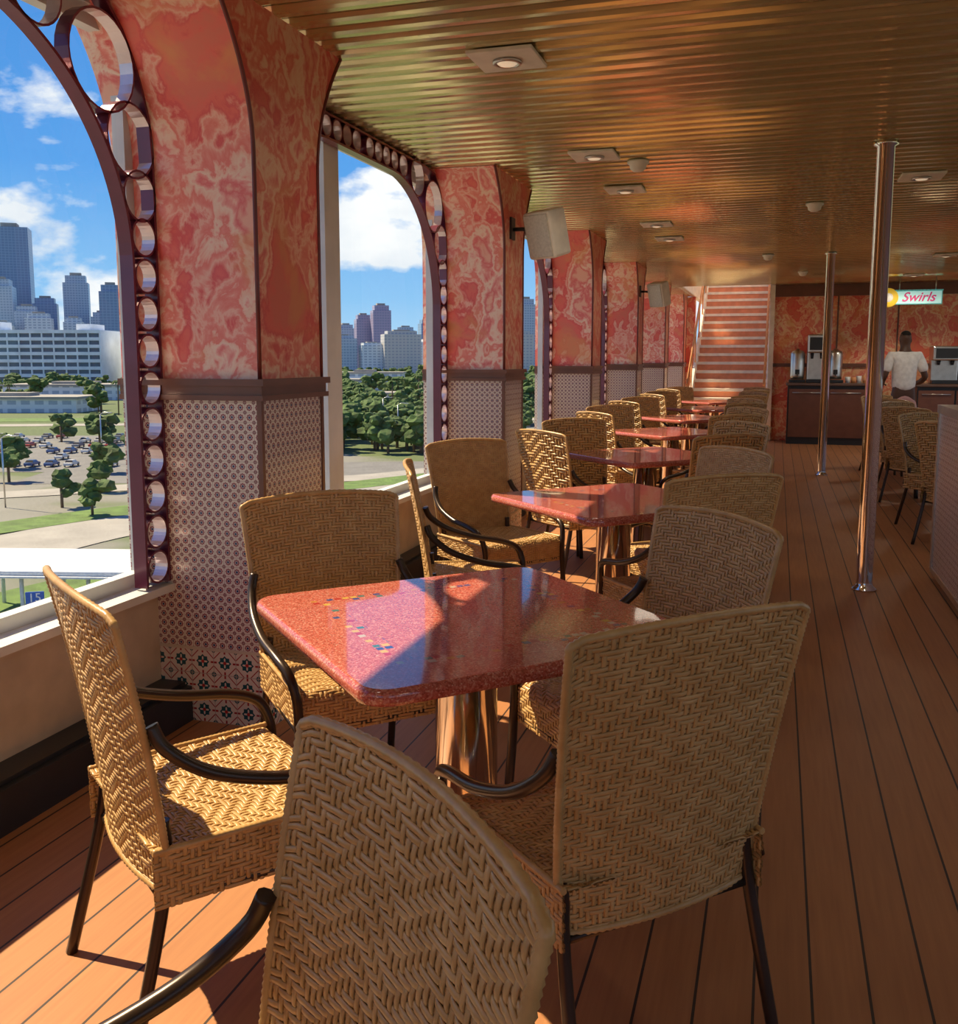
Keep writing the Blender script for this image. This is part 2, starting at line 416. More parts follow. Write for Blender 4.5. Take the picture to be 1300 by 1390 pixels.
# ------------------------------------------------------------------ chair mesh
def weave(mb, S, LU, LV, pu, pv, m, ms_, seg):
    nu = max(2, round(LU / pu)); nv = max(2, round(LV / pv)); sc_ = pv / .0105; a = .0019 * sc_; t = .0025 * sc_
    G = [[S(i / (2 * nu), j / (2 * nv)) for j in range(2 * nv + 1)] for i in range(2 * nu + 1)]
    U = [[None] * (2 * nv + 1) for _ in G]; V = [[None] * (2 * nv + 1) for _ in G]; N = [[None] * (2 * nv + 1) for _ in G]
    for i in range(2 * nu + 1):
        for j in range(2 * nv + 1):
            du = G[min(i + 1, 2 * nu)][j] - G[max(i - 1, 0)][j]; dv = G[i][min(j + 1, 2 * nv)] - G[i][max(j - 1, 0)]
            U[i][j] = du; V[i][j] = dv; N[i][j] = du.cross(dv).normalized()
    def over(i, j):
        k = i % 12; k = k if k < 6 else 11 - k
        return a if ((j + k) % 4) < 2 else -a
    sec = [(-1, 0), (-.6, .8), (.6, .8), (1, 0), (.6, -.8), (-.6, -.8)] if seg == 6 else [(-1, 0), (0, 1), (1, 0), (0, -1)]
    def strand(cs, ws, ns):
        k = len(mb.v); q = len(sec)
        for c, w, nn in zip(cs, ws, ns):
            for sx, sz in sec: mb.v.append(tuple(c + w * sx + nn * (sz * t)))
        for i in range(len(cs) - 1):
            for j in range(q):
                j2 = (j + 1) % q
                mb.face((k + i * q + j, k + i * q + j2, k + (i + 1) * q + j2, k + (i + 1) * q + j), m, None, True)
    for j in range(nv):
        J = 2 * j + 1; cs, ws, ns = [], [], []
        for i in range(2 * nu + 1):
            if i % 2: h = over(i // 2, j)
            else: h = (over(max(i // 2 - 1, 0), j) + over(min(i // 2, nu - 1), j)) / 2
            L = V[i][J].length / 2
            cs.append(G[i][J] + N[i][J] * h); ws.append(V[i][J].normalized() * (L * .99)); ns.append(N[i][J])
        strand(cs, ws, ns)
    for i in range(nu):
        I = 2 * i + 1; cs, ws, ns = [], [], []
        for j in range(2 * nv + 1):
            if j % 2: h = -over(i, j // 2)
            else: h = -(over(i, max(j // 2 - 1, 0)) + over(i, min(j // 2, nv - 1))) / 2
            L = U[I][j].length / 2
            cs.append(G[I][j] + N[I][j] * h * .8); ws.append(U[I][j].normalized() * (L * .70)); ns.append(N[I][j])
        strand(cs, ws, ns)
    k = len(mb.v)
    for i in range(0, 2 * nu + 1, 2):
        for j in range(0, 2 * nv + 1, 2): mb.v.append(tuple(G[i][j]))
    for i in range(nu):
        for j in range(nv):
            mb.face((k + i * (nv + 1) + j, k + (i + 1) * (nv + 1) + j, k + (i + 1) * (nv + 1) + j + 1, k + i * (nv + 1) + j + 1), ms_, None, True)
def chair_mesh(name, q, seg):
    mb = MB(); pu, pv = .0142 * q, .0100 * q
    def SB(a, v):
        u = 2 * a - 1; w = .230 + .048 * v ** .8
        z = .340 + .600 * v + .018 * (1 - u * u) * v - .010 * v * max(0, abs(u) - .9) * 10
        y = -.195 - .095 * v ** 1.4 + .030 * u * u
        return Vector((u * w, y, z))
    weave(mb, SB, .53, .60, pu, pv, 0, 1, seg)
    def SS(a, v):
        s = v * .58; w = .235 + .02 * v; u = 2 * a - 1
        if s < .43: y, z = -.20 + s, .445 - .014 * math.sin(math.pi * s / .43) * (1 - u * u)
        elif s < .49: q_ = (s - .43) / .06 * math.pi / 2; y, z = .23 + .038 * math.sin(q_), .445 - .038 * (1 - math.cos(q_))
        else: y, z = .268, .407 - (s - .49)
        return Vector((u * w, y, z))
    weave(mb, SS, .49, .58, pu, pv, 0, 1, seg)
    for sg in (-1, 1):
        def SA(a, v):
            return Vector((sg * (.238 + .018 * a + .006), -.20 + .46 * a, .325 + .12 * v))
        weave(mb, SA, .46, .12, pu, pv, 0, 1, seg)
    st = .0048 if seg == 6 else .02
    per = []
    n = 60
    per += [SB(0, i / n) for i in range(n)] + [SB(i / n, 1) for i in range(n)] + [SB(1, 1 - i / n) for i in range(n)] + [SB(1 - i / n, 0) for i in range(n)]
    res = []
    for i, q_ in enumerate(per):
        nx = per[(i + 1) % len(per)]; L = (nx - q_).length; k = max(1, int(L / st))
        for w in range(k): res.append(q_.lerp(nx, w / k))
    mb.tube(res, .008, 8 if seg == 6 else 5, 0, True, rf=(lambda i: .0082 + (.0010 if i % 2 else -.0010)) if seg == 6 else None)
    for sg in (-1, 1):
        pts = [Vector((sg * (.244 + .018 * i / 80), -.20 + .46 * i / 80, .447)) for i in range(81)]
        mb.tube(pts, .008, 6, 0, rf=lambda i: .0078 + (.0008 if i % 2 else -.0008))
    sgm = 10 if seg == 6 else 6
    for sg in (-1, 1):
        arm = smooth([(sg * .258, -.196, .715), (sg * .274, -.172, .665), (sg * .292, -.09, .605), (sg * .300, .04, .562), (sg * .295, .17, .540), (sg * .282, .245, .510), (sg * .268, .272, .45), (sg * .262, .275, .38), (sg * .264, .285, .2), (sg * .268, .30, .0)], 5)
        mb.tube(arm, .0145, sgm, 2)
        leg = smooth([(sg * .222, -.170, .50), (sg * .225, -.168, .42), (sg * .232, -.185, .30), (sg * .245, -.26, 0)], 5)
        mb.tube(leg, .0135, sgm, 2)
        mb.tube([(sg * .235, -.175, .335), (sg * .262, .272, .335)], .010, 6, 2)
    for y, x in ((-.175, .235), (.262, .255)): mb.tube([(-x, y, .332), (x, y, .332)], .010, 6, 2)
    return mb.mesh(name, [mWick, mWickD, mFrame])
chN = chair_mesh('dining_chair', 1.0, 6); chF = chair_mesh('dining_chair_far', 1.8, 4)
def chair(bx, by, fx, fy, near=False):
    L = math.hypot(fx, fy); fx /= L; fy /= L
    return mkobj('dining_chair', chN if near else chF, (bx + .28 * fx, by + .28 * fy, 0), math.atan2(-fx, fy))

# ------------------------------------------------------------------ table mesh
mb = MB()
def rsq(h, r, n=7):
    pts = []
    for k, (sx, sy) in enumerate(((1, 1), (-1, 1), (-1, -1), (1, -1))):
        for i in range(n + 1):
            a = math.pi / 2 * (k + i / n); pts.append((sx * (h - r) + r * math.cos(a), sy * (h - r) + r * math.sin(a)))
    return pts
hs = .448; loops = [(.014, .722), (.003, .726), (0, .735), (0, .748), (.004, .756), (.012, .760)]
k = len(mb.v); n = None
for ins, z in loops:
    pts = rsq(hs - ins, .07 - ins); n = len(pts)
    for x, y in pts: mb.v.append((x, y, z))
for i in range(len(loops) - 1):
    for j in range(n):
        j2 = (j + 1) % n; mb.face((k + i * n + j, k + i * n + j2, k + (i + 1) * n + j2, k + (i + 1) * n + j), 0, None, True)
mb.face([k + j for j in range(n)][::-1], 0); mb.face([k + (len(loops) - 1) * n + j for j in range(n)], 0)
mb.lathe([(.25, 0), (.25, .012), (.235, .02), (.10, .026), (.085, .032), (.082, .05), (.082, .70), (.17, .705), (.17, .722)], seg=40, m=1)
tbM = mb.mesh('dining_table', [mTop, mBrass])
def table(x, y, rz=45): return mkobj('dining_table', tbM, (x, y, 0), math.radians(rz))

table(-.75, 2.31)
chair(-1.39, 1.60, .60, .80, True)
chair(-1.50, 2.98, .70, -.70, True)
chair(-.15, 2.93, -.72, -.68, True)
chair(-.11, 1.74, -.70, .70, True)
chair(-.37, .95, -.65, -.76, True)
table(-.78, .06)
table(-.72, 4.50, 46)
chair(-1.57, 3.98, .93, .36, True)
chair(-1.70, 5.22, .80, -.60, True)
chair(-.17, 3.93, -.60, .75, True)
chair(-.18, 5.14, -.70, -.65, True)
for i, (tx, ty) in enumerate([(-.86, 6.7), (-.92, 8.9), (-.94, 11.1), (-.94, 13.3), (-.94, 15.5)]):
    table(tx, ty, 45 + R.uniform(-3, 3))
    for sx, sy in ((-1, -1), (-1, 1), (1, 1), (1, -1)):
        chair(tx + sx * R.uniform(.60, .68), ty + sy * R.uniform(.60, .68), -sx * R.uniform(.85, 1.1), -sy)
for tx, ty in ((1.85, 8.4), (1.85, 10.6), (1.9, 12.6)):
    table(tx, ty)
    for sx, sy in ((-1, -1), (-1, 1), (1, 1), (1, -1)):
        chair(tx + sx * R.uniform(.62, .70), ty + sy * R.uniform(.60, .68), -sx * R.uniform(.9, 1.1), -sy)

for y in (6.25, 12.4):
    mb = MB(); mb.lathe([(.075, 0), (.075, .012), (.052, .03), (.05, .05), (.05, H - .03), (.07, H - .02), (.07, H - .004)], seg=32)
    mb.obj('support_pole', [mChrome], (.56, y, 0))

mb = MB()
mb.box(1.0, 1.14, 4.6, 6.7, .07, 1.08, 0); mb.box(.985, 1.155, 4.6, 6.715, 1.08, 1.13, 1)
mb.box(.99, 1.15, 6.66, 6.71, .07, 1.08, 1); mb.box(.992, 1.148, 4.6, 6.7, .05, .085, 1)
for y in (4.8, 5.7, 6.5): mb.lathe([(.05, 0), (.05, .01), (.025, .02), (.025, .06)], (1.07, y, 0), 16, 2)
mb.obj('tiled_partition', [mTileS, mSteel, mChrome])

def downlight_or_fill(x, y, e=12):
    mb = MB(); mb.bbox(-.14, .14, -.14, .14, -.022, -.006, .004, 0)
    mb.lathe([(.062, -.024), (.062, -.034), (.048, -.036), (.046, -.030)], seg=24, m=1)
    mb.lathe([(.044, -.031), (.034, -.038), (.01, -.042)], seg=20, m=2)
    o = mb.obj('ceiling_downlight_or_fill', [mPlate, mSteel, mLens], (x, y, H))
    l = bpy.data.lights.new('bulb', 'SPOT'); l.energy = e; l.spot_size = math.radians(165); l.spot_blend = .6; l.shadow_soft_size = .13; l.color = (1, .88, .70)
    lo = bpy.data.objects.new('bulb', l); sc.collection.objects.link(lo); lo.parent = o; lo.location = (0, 0, -.07)
for y in (4.05, 6.06, 7.33, 9.28, 10.4, .9): downlight_or_fill(-1.13, y, 7)  # last one is an unseen lamp added as fill, the rest real fixtures
for y in (-.6, 3.0, 7.4): downlight_or_fill(.90, y, 11)  # first two unseen, added as fill; last one a real fixture
for y in (-.6, 3.0, 7.4, 11.2): downlight_or_fill(3.6, y, 18)  # whole row unseen, added to fill the interior with light
downlight_or_fill(1.9, 13.0, 38); downlight_or_fill(1.9, 15.9, 60); downlight_or_fill(4.2, 15.6, 50)  # added lamps to brighten the man's back and the bar wall
for x, y in ((-.9, 6.35), (.24, 8.46), (-.16, 12.4), (.3, 14.9)):
    mb = MB(); mb.lathe([(.07, -.006), (.07, -.02), (.055, -.03), (.05, -.055), (.03, -.07), (.012, -.072)], seg=24)
    mb.obj('smoke_detector', [mPlate], (x, y, H))

for y in (6.55, 13.15):
    mb = MB(); M = Matrix.Translation((-1.56, y + .08, 2.28)) @ Matrix.Rotation(math.radians(-28), 4, 'Z') @ Matrix.Rotation(math.radians(16), 4, 'X')
    mb.bbox(-.12, .12, -.09, .09, -.16, .16, .018, 0, M); mb.bbox(-.105, .105, -.102, -.088, -.145, .145, .006, 1, M)
    mb.tube([(-1.82, y + .1, 2.32), (-1.74, y + .1, 2.32), (-1.60, y + .12, 2.30)], .014, 8, 2)
    mb.box(-1.82, -1.805, y + .05, y + .15, 2.25, 2.40, 2)
    mb.obj('wall_speaker', [mSpeaker, mGrille, mBlack])

# ------------------------------------------------------------------ bar area
def counter(x0, x1, y0, y1, top):
    mb = MB(); mb.box(x0 + .03, x1 - .03, y0 + .04, y1, 0, top - .04, 0)
    mb.bbox(x0, x1, y0, y1, top - .045, top, .012, 1)
    k = int((x1 - x0) / .55)
    for i in range(k):
        a = x0 + .05 + i * (x1 - x0 - .1) / k; c = a + (x1 - x0 - .1) / k - .03
        mb.box(a, c, y0 + .02, y0 + .04, .12, top - .1, 2); mb.tube([(a + .05, y0 + .01, top - .16), (c - .05, y0 + .01, top - .16)], .008, 6, 3)
    mb.obj('beverage_counter', [mBlack, mCounter, mWood, mSteel])
counter(.15, 1.45, 16.85, 17.5, 1.02); counter(2.1, 5.5, 16.6, 17.4, 1.02)
def urn(x, y, z):
    mb = MB(); mb.bbox(-.13, .13, -.12, .16, 0, .05, .01, 1)
    mb.lathe([(.11, .06), (.115, .12), (.115, .48), (.10, .52), (.04, .55), (.02, .57)], (0, .03, 0), 24, 0)
    mb.bbox(-.035, .035, -.13, -.07, .14, .22, .008, 1); mb.tube([(0, -.13, .16), (0, -.15, .12)], .01, 6, 1)
    mb.obj('coffee_urn', [mSteel, mBlack], (x, y, z))
def dispenser(x, y, z, hgt=.62, w=.17):
    mb = MB(); mb.bbox(-w, w, -.02, .25, 0, hgt, .02, 0); mb.bbox(-w, w, -.2, .0, hgt * .62, hgt, .02, 0)
    mb.bbox(-w, w, -.2, 0, 0, .06, .01, 1); mb.bbox(-w * .8, w * .8, -.21, -.195, hgt * .68, hgt * .94, .004, 1)
    for s in (-.5, .5): mb.lathe([(.02, hgt * .5), (.03, hgt * .62)], (s * w, -.1, 0), 12, 1)
    mb.obj('drink_dispenser', [mSteel, mBlack], (x, y, z))
urn(.32, 17.15, 1.02); dispenser(.62, 17.15, 1.02, .80, .15); urn(.92, 17.15, 1.02); dispenser(2.55, 16.95, 1.02, .60, .2); dispenser(3.0, 16.95, 1.02, .68, .22); dispenser(3.5, 16.95, 1.02, .6, .2)
mb = MB()
for i in range(7):
    h = R.uniform(.08, .16); mb.lathe([(.03, 0), (.04, h), (.036, h), (.027, .01)], (1.12 + (i % 4) * .085, 17.0 + (i // 4) * .1, 1.02), 12, i % 2)
mb.obj('stacked_cups', [mWhite, mOrange])

sg = bpy.data.objects.new('counter_sign', None); sc.collection.objects.link(sg); sg.location = (1.98, 16.5, 2.37)
mb = MB(); mb.bbox(-.30, .42, 0, .04, -.11, .11, .012, 0); mb.bbox(-.285, .405, -.004, .004, -.095, .095, .003, 1)
for i in range(14): mb.lathe([(.028, -.005), (.028, .012)], (-.27 + i * .0515, 0, .105), 10, 0, None); 
mb.tube([(-.2, .02, .1), (-.2, .02, .305)], .008, 6, 2); mb.tube([(.32, .02, .1), (.32, .02, .305)], .008, 6, 2)
mb.obj('board', [emis('sign_teal', (.12, .45, .42), .3), emis('sign_cyan', (.45, .78, .75), .4), mSteel], parent=sg)
mb = MB(); M = Matrix.Rotation(math.pi / 2, 4, 'X'); mb.lathe([(.14, -.02), (.15, .0), (.14, .03), (.05, .035)], (0, 0, 0), 28, 0, Matrix.Translation((-.36, 0, 0)) @ M)
mb.lathe([(.07, .034), (.06, .05), (.01, .055)], (0, 0, 0), 20, 1, Matrix.Translation((-.36, 0, 0)) @ M)
mb.obj('round_emblem', [emis('emblem_yellow', (.85, .55, .05), .35), emis('emblem_white', (.85, .8, .7), .3)], parent=sg)
tc = bpy.data.curves.new('lettering', 'FONT'); tc.body = 'Swirls'; tc.size = .20; tc.shear = .35; tc.extrude = .004; tc.offset = .003; tc.align_x = 'CENTER'; tc.align_y = 'CENTER'
tc.materials.append(emis('sign_pink', (.65, .06, .22), .2))
t = bpy.data.objects.new('lettering', tc); sc.collection.objects.link(t); t.parent = sg; t.location = (.07, -.012, 0); t.rotation_euler = (math.pi / 2, 0, 0)

# ------------------------------------------------------------------ man
man = bpy.data.objects.new('man_standing', None); sc.collection.objects.link(man); man.location = (1.66, 14.35, 0); man.rotation_euler = (0, 0, math.radians(12)); man.scale = (1.02,) * 3
def skin(name, J, E, mat, root=0, sub=2):
    me = bpy.data.meshes.new(name); me.from_pydata([j[0] for j in J], E, []); me.materials.append(mat)
    o = mkobj(name, me, parent=man); bpy.context.view_layer.objects.active = o
    md = o.modifiers.new('Skin', 'SKIN'); md.use_smooth_shade = True
    for i, j in enumerate(J):
        r = j[1]; me.skin_vertices[0].data[i].radius = (r, r) if isinstance(r, float) else r
        me.skin_vertices[0].data[i].use_root = (i == root)
    sd = o.modifiers.new('Sub', 'SUBSURF'); sd.levels = sub; sd.render_levels = sub
    return o
mSkin = simple('dark_skin', (.10, .045, .026), .5); mShirt = simple('white_cotton', (.90, .88, .86), .8, scale=20); mShort = simple('pink_shorts', (.56, .30, .28), .8); mHair = simple('short_hair', (.01, .008, .007), .9); mShoe = simple('shoes', (.6, .58, .55), .6)
J = [((0, 0, .95), (.14, .10)), ((0, 0, 1.12), (.13, .09)), ((0, 0, 1.32), (.15, .10)), ((0, -.005, 1.44), (.10, .07)), ((0, .0, 1.51), .056), ((0, .01, 1.565), .062), ((0, .022, 1.63), (.082, .096)), ((0, .012, 1.70), (.080, .094)), ((0, .005, 1.75), (.05, .055))]
E = [(i, i + 1) for i in range(8)]
for s in (-1, 1):
    k = len(J)
    J += [((s * .165, 0, 1.425), .058), ((s * .225, -.02, 1.28), .050), ((s * .27, -.03, 1.14), .042), ((s * .25, .10, 1.08), .038), ((s * .20, .22, 1.05), .026), ((s * .19, .28, 1.04), (.036, .018))]
    E += [(3, k)] + [(k + i, k + i + 1) for i in range(5)]
    k = len(J)
    J += [((s * .09, 0, .86), .088), ((s * .10, .02, .66), .075), ((s * .105, .02, .48), .056), ((s * .11, -.01, .32), .055), ((s * .115, -.02, .09), .036), ((s * .12, .02, .045), .038), ((s * .125, .13, .03), .03)]
    E += [(0, k)] + [(k + i, k + i + 1) for i in range(6)]
skin('body', J, E, mSkin)
for s in (-1, 1):
    for f in range(4):
        x = s * (.19 + (f - 1.5) * .019); L = (.06, .075, .07, .055)[f]
        skin('finger', [((x, .29, 1.04), .009), ((x, .29 + L * .5, 1.032), .0085), ((x, .29 + L * .85, 1.012), .007)], [(0, 1), (1, 2)], mSkin, 0, 1)
    skin('thumb', [((s * .165, .25, 1.04), .011), ((s * .14, .28, 1.035), .010), ((s * .135, .305, 1.025), .008)], [(0, 1), (1, 2)], mSkin, 0, 1)
J = [((0, 0, .93), (.175, .13)), ((0, 0, 1.10), (.165, .12)), ((0, 0, 1.30), (.182, .127)), ((0, -.005, 1.43), (.125, .09)), ((0, 0, 1.475), (.07, .065))]
E = [(0, 1), (1, 2), (2, 3), (3, 4)]
for s in (-1, 1):
    k = len(J); J += [((s * .17, 0, 1.43), .076), ((s * .225, -.015, 1.31), .074), ((s * .255, -.025, 1.20), .074)]; E += [(3, k), (k, k + 1), (k + 1, k + 2)]
skin('t_shirt', J, E, mShirt)
J = [((0, 0, .98), (.155, .115)), ((0, 0, .90), (.16, .12))]; E = [(0, 1)]
for s in (-1, 1):
    k = len(J); J += [((s * .095, 0, .84), .10), ((s * .11, .01, .68), .095), ((s * .115, .015, .54), .092)]; E += [(1, k), (k, k + 1), (k + 1, k + 2)]
skin('shorts', J, E, mShort)
mb = MB()
bm = bmesh.new(); bmesh.ops.create_icosphere(bm, subdivisions=3, radius=1)
bmesh.ops.delete(bm, geom=[v for v in bm.verts if v.co.z < .12 - .3 * max(0, -v.co.y) + .5 * max(0, v.co.y)], context='VERTS')
mb.addbm(bm, 0, Matrix.Translation((0, .008, 1.705)) @ Matrix.Diagonal((.066, .082, .062, 1)), True)
mb.obj('hair', [mHair], parent=man)
mb = MB()
for s in (-1, 1):
    bm = bmesh.new(); bmesh.ops.create_icosphere(bm, subdivisions=2, radius=1); mb.addbm(bm, 0, Matrix.Translation((s * .068, .005, 1.635)) @ Matrix.Diagonal((.012, .02, .032, 1)), True)
    bm = bmesh.new(); bmesh.ops.create_icosphere(bm, subdivisions=2, radius=1); mb.addbm(bm, 1, Matrix.Translation((s * .028, .092, 1.645)) @ Matrix.Diagonal((.013, .01, .008, 1)), True)
bm = bmesh.new(); bmesh.ops.create_cone(bm, segments=8, radius1=.02, radius2=.008, depth=.045, cap_ends=True); mb.addbm(bm, 0, Matrix.Translation((0, .108, 1.625)) @ Matrix.Rotation(-.3, 4, 'X'), True)
bm = bmesh.new(); bmesh.ops.create_icosphere(bm, subdivisions=2, radius=1); mb.addbm(bm, 2, Matrix.Translation((0, .088, 1.585)) @ Matrix.Diagonal((.026, .012, .009, 1)), True)
mb.obj('face_details', [mSkin, mWhite, simple('lips', (.15, .05, .04), .5)], parent=man)
mb = MB()
for s in (-1, 1): mb.bbox(s * .12 - .045, s * .12 + .045, -.075, .185, 0, .075, .025, 0)
mb.obj('shoes', [mShoe], parent=man)

# ------------------------------------------------------------------ exterior
GZ = -22.
AV = []
def W(f, r): return (-.2957 * f + .9553 * r, .9553 * f + .2957 * r)
mGround, nt, b = newmat('port_ground')
v = coord(nt); f1 = noi(nt, v, .006, 5, .6); f2 = noi(nt, v, .15, 4)
c = ramp(nt, f1, [(.38, (.08, .12, .035)), (.47, (.10, .14, .045)), (.50, (.22, .21, .19)), (.6, (.27, .26, .24))])
c = mix(nt, mth(nt, 'MULTIPLY', f2, .4), c, (.10, .11, .05)); nt.links.new(c, b.inputs['Base Color']); b.inputs['Roughness'].default_value = .9
mAsph = simple('asphalt', (.17, .165, .16), .9, scale=.3, bmp=0); mConc = simple('concrete_road', (.32, .30, .27), .9, scale=.2, bmp=0)
mGrass = simple('grass', (.10, .17, .035), .9, scale=.4, var=.3, bmp=0); mLeaf = simple('foliage', (.06, .11, .025), .9, scale=.5, var=.5, bmp=0)
mTrunk = simple('bark', (.16, .11, .07), .9)
mb = MB(); mb.box(-9000, 9000, -5000, 12000, GZ - 1, GZ); mb.obj('ground', [mGround])
def strip(name, pts, w, z, mat, avoid=True):
    mb = MB(); P = [Vector(W(*p)) for p in pts]
    for i, p in enumerate(P):
        t = (P[min(i + 1, len(P) - 1)] - P[max(i - 1, 0)]).normalized(); nn = Vector((-t.y, t.x)) * w / 2
        mb.v += [(p.x + nn.x, p.y + nn.y, z), (p.x - nn.x, p.y - nn.y, z)]
        if avoid: AV.append((p.x, p.y, w / 2 + 6))
    for i in range(len(P) - 1): mb.face((2 * i, 2 * i + 1, 2 * i + 3, 2 * i + 2))
    return mb.obj(name, [mat])
def sm2(pts): return [(p.x, p.y) for p in smooth([(a, c, 0) for a, c in pts], 8)]
strip('road', sm2([(70, -75), (105, -62), (135, -50), (165, -20), (200, 10), (300, 30)]), 16, GZ + .10, mConc)
strip('road', sm2([(150, -120), (165, -80), (178, -55), (190, -20), (225, 10)]), 9, GZ + .12, mConc)
strip('grass_verge', sm2([(110, -80), (132, -66), (150, -52), (172, -28), (198, -2)]), 9, GZ + .14, mGrass)
strip('grass_verge', sm2([(78, -48), (95, -40), (112, -28), (130, -8)]), 14, GZ + .08, mGrass)
strip('road', sm2([(330, -260), (340, -150), (352, -60), (380, 40), (420, 120)]), 12, GZ + .1, mConc)
strip('grass_verge', sm2([(360, -270), (370, -150), (382, -60), (410, 40)]), 22, GZ + .09, mGrass, False)
strip('parking_lot', [(245, -190), (245, -85), (248, -62)], 95, GZ + .06, mAsph, False)
strip('parking_lot', [(195, -90), (205, 30)], 34, GZ + .05, mAsph, False)
mb = MB()
def car(x, y, rz, c):
    M = Matrix.Translation((x, y, GZ + .12)) @ Matrix.Rotation(rz, 4, 'Z')
    pr = [(-2.2, .35), (-2.2, .85), (-1.5, .95), (-1.0, 1.42), (.5, 1.42), (1.15, .95), (2.1, .8), (2.25, .4)]
    k = len(mb.v)
    for s in (-.88, .88):
        for a, z in pr: mb.v.append(tuple(M @ Vector((a, s * (1 if z < 1.2 else .8), z))))
    n = len(pr)
    for i in range(n): j = (i + 1) % n; mb.face((k + i, k + j, k + n + j, k + n + i), 3 if i in (2, 4) else c)
    mb.face([k + i for i in range(n)], c); mb.face([k + n + i for i in range(n)][::-1], c)
    for a in (-1.4, 1.4):
        for s in (-.9, .9): mb.lathe([(.34, -.1), (.34, .1)], (0, 0, 0), 10, 3, M @ Matrix.Translation((a, s, .34)) @ Matrix.Rotation(math.pi / 2, 4, 'X'))
ya = math.atan2(.9553, -.2957)
for row in range(6):
    for i in range(26):
        if R.random() < .55:
            f = 208 + row * 15; r = -175 + i * 4.3
            x, y = W(f, r); car(x, y, ya + R.uniform(-.03, .03), R.choice([0, 0, 1, 2, 4]))
mb.obj('parked_cars', [simple('car_white', (.6, .6, .6), .3), simple('car_grey', (.2, .21, .23), .3), simple('car_red', (.35, .04, .03), .3), simple('car_dark', (.02, .02, .025), .2), simple('car_blue', (.05, .1, .25), .3)])

def facade(name, wall, glass, pu, pv, fu, fv, rough=.3):
    m, nt, b = newmat(name); o = sep(nt, coord(nt, 'UV'))
    a = mth(nt, 'LESS_THAN', mth(nt, 'FRACT', mth(nt, 'DIVIDE', o[0], pu)), fu); c = mth(nt, 'LESS_THAN', mth(nt, 'FRACT', mth(nt, 'DIVIDE', o[1], pv)), fv)
    nt.links.new(mix(nt, mth(nt, 'MULTIPLY', a, c), wall, glass), b.inputs['Base Color']); b.inputs['Roughness'].default_value = rough; return m
fB = facade('facade_blue_hazed', (.22, .34, .50), (.14, .24, .40), 5, 4, .8, .75); fW = facade('facade_white_hazed', (.62, .68, .74), (.32, .40, .50), 6, 3.6, .65, .5)  # distance haze put into the facade colours, paler and bluer
fG = facade('facade_grey_hazed', (.42, .50, .60), (.26, .34, .45), 4, 3.8, .7, .6); fP = facade('facade_mauve_hazed', (.34, .30, .44), (.24, .23, .36), 4, 4, .7, .6); fT = facade('facade_beige_hazed', (.52, .50, .48), (.34, .36, .40), 5, 4, .6, .5)  # haze mixed into these tones as well
FM = [fB, fW, fG, fP, fT, mConc]
def bld(f, r, w, d, top, mi, name='office_tower', rz=.3, sb=True):
    x, y = W(f, r); mb = MB(); h = top - GZ
    mb.box(-w / 2, w / 2, -d / 2, d / 2, 0, h * (.9 if sb else .97), mi)
    if sb:
        mb.box(-w * .40, w * .40, -d * .4, d * .4, h * .9, h * .97, mi); mb.box(-w * .22, w * .22, -d * .22, d * .22, h * .97, h, 5)
    else:
        mb.box(-w * .1, w * .25, -d * .3, d * .3, h * .97, h, 5)
    mb.box(-w * .62, w * .62, -d * .62, d * .62, 0, min(14, h * .15), mi)
    mb.obj(name, FM, (x, y, GZ), rz + .3)
bld(1500, -722, 64, 44, 206, 0, sb=False); bld(1400, -690, 40, 40, 118, 2); bld(1450, -770, 60, 40, 150, 2)
bld(1350, -612, 34, 30, 66, 1); bld(1380, -642, 30, 30, 78, 2); bld(1500, -620, 36, 30, 132, 2); bld(1400, -585, 26, 26, 62, 1); bld(1400, -530, 30, 26, 110, 0)
bld(1430, -556, 30, 26, 44, 4); bld(1340, -660, 30, 26, 54, 1); bld(1480, -660, 34, 26, 96, 0); bld(1480, -575, 30, 26, 74, 2)
bld(1600, -590, 60, 40, 40, 4); bld(1600, -500, 50, 40, 70, 2)
bld(1500, -152, 28, 24, 86, 3); bld(1520, -182, 24, 24, 72, 3); bld(1300, -184, 36, 26, 34, 2); bld(1300, -105, 50, 26, 40, 4); bld(1300, -145, 30, 26, 24, 1); bld(1400, -214, 40, 30, 34, 1)
bld(1370, -70, 30, 24, 30, 1); bld(1360, -190, 26, 24, 22, 4); bld(1500, -114, 26, 24, 52, 2); bld(1560, -215, 26, 24, 58, 2); bld(1560, -85, 22, 24, 66, 0)
bld(1500, -40, 40, 26, 46, 2); bld(1500, 70, 30, 26, 96, 2); bld(1500, 110, 30, 26, 60, 0); bld(1300, 50, 40, 26, 40, 4); bld(1500, -330, 40, 30, 60, 2); bld(1500, -400, 36, 30, 90, 0); bld(1450, -280, 36, 30, 40, 4)
for f, r, w, d, t in ((430, -205, 60, 26, -15), (450, -120, 70, 24, -14), (560, -230, 80, 30, -13), (480, -60, 50, 20, -15), (650, -110, 60, 30, -12), (700, -80, 50, 30, -8)):
    x, y = W(f, r); AV.append((x, y, w * .5 + 12)); mb = MB(); h = t - GZ; mb.box(-w / 2, w / 2, -d / 2, d / 2, 0, h - 1, 1); mb.box(-w / 2 - 1, w / 2 + 1, -d / 2 - 1, d / 2 + 1, h - 1, h, 5); mb.box(-w * .2, w * .1, -d * .2, d * .2, h, h + 1.5, 5)
    mb.obj('low_warehouse', FM, (x, y, GZ), .3)
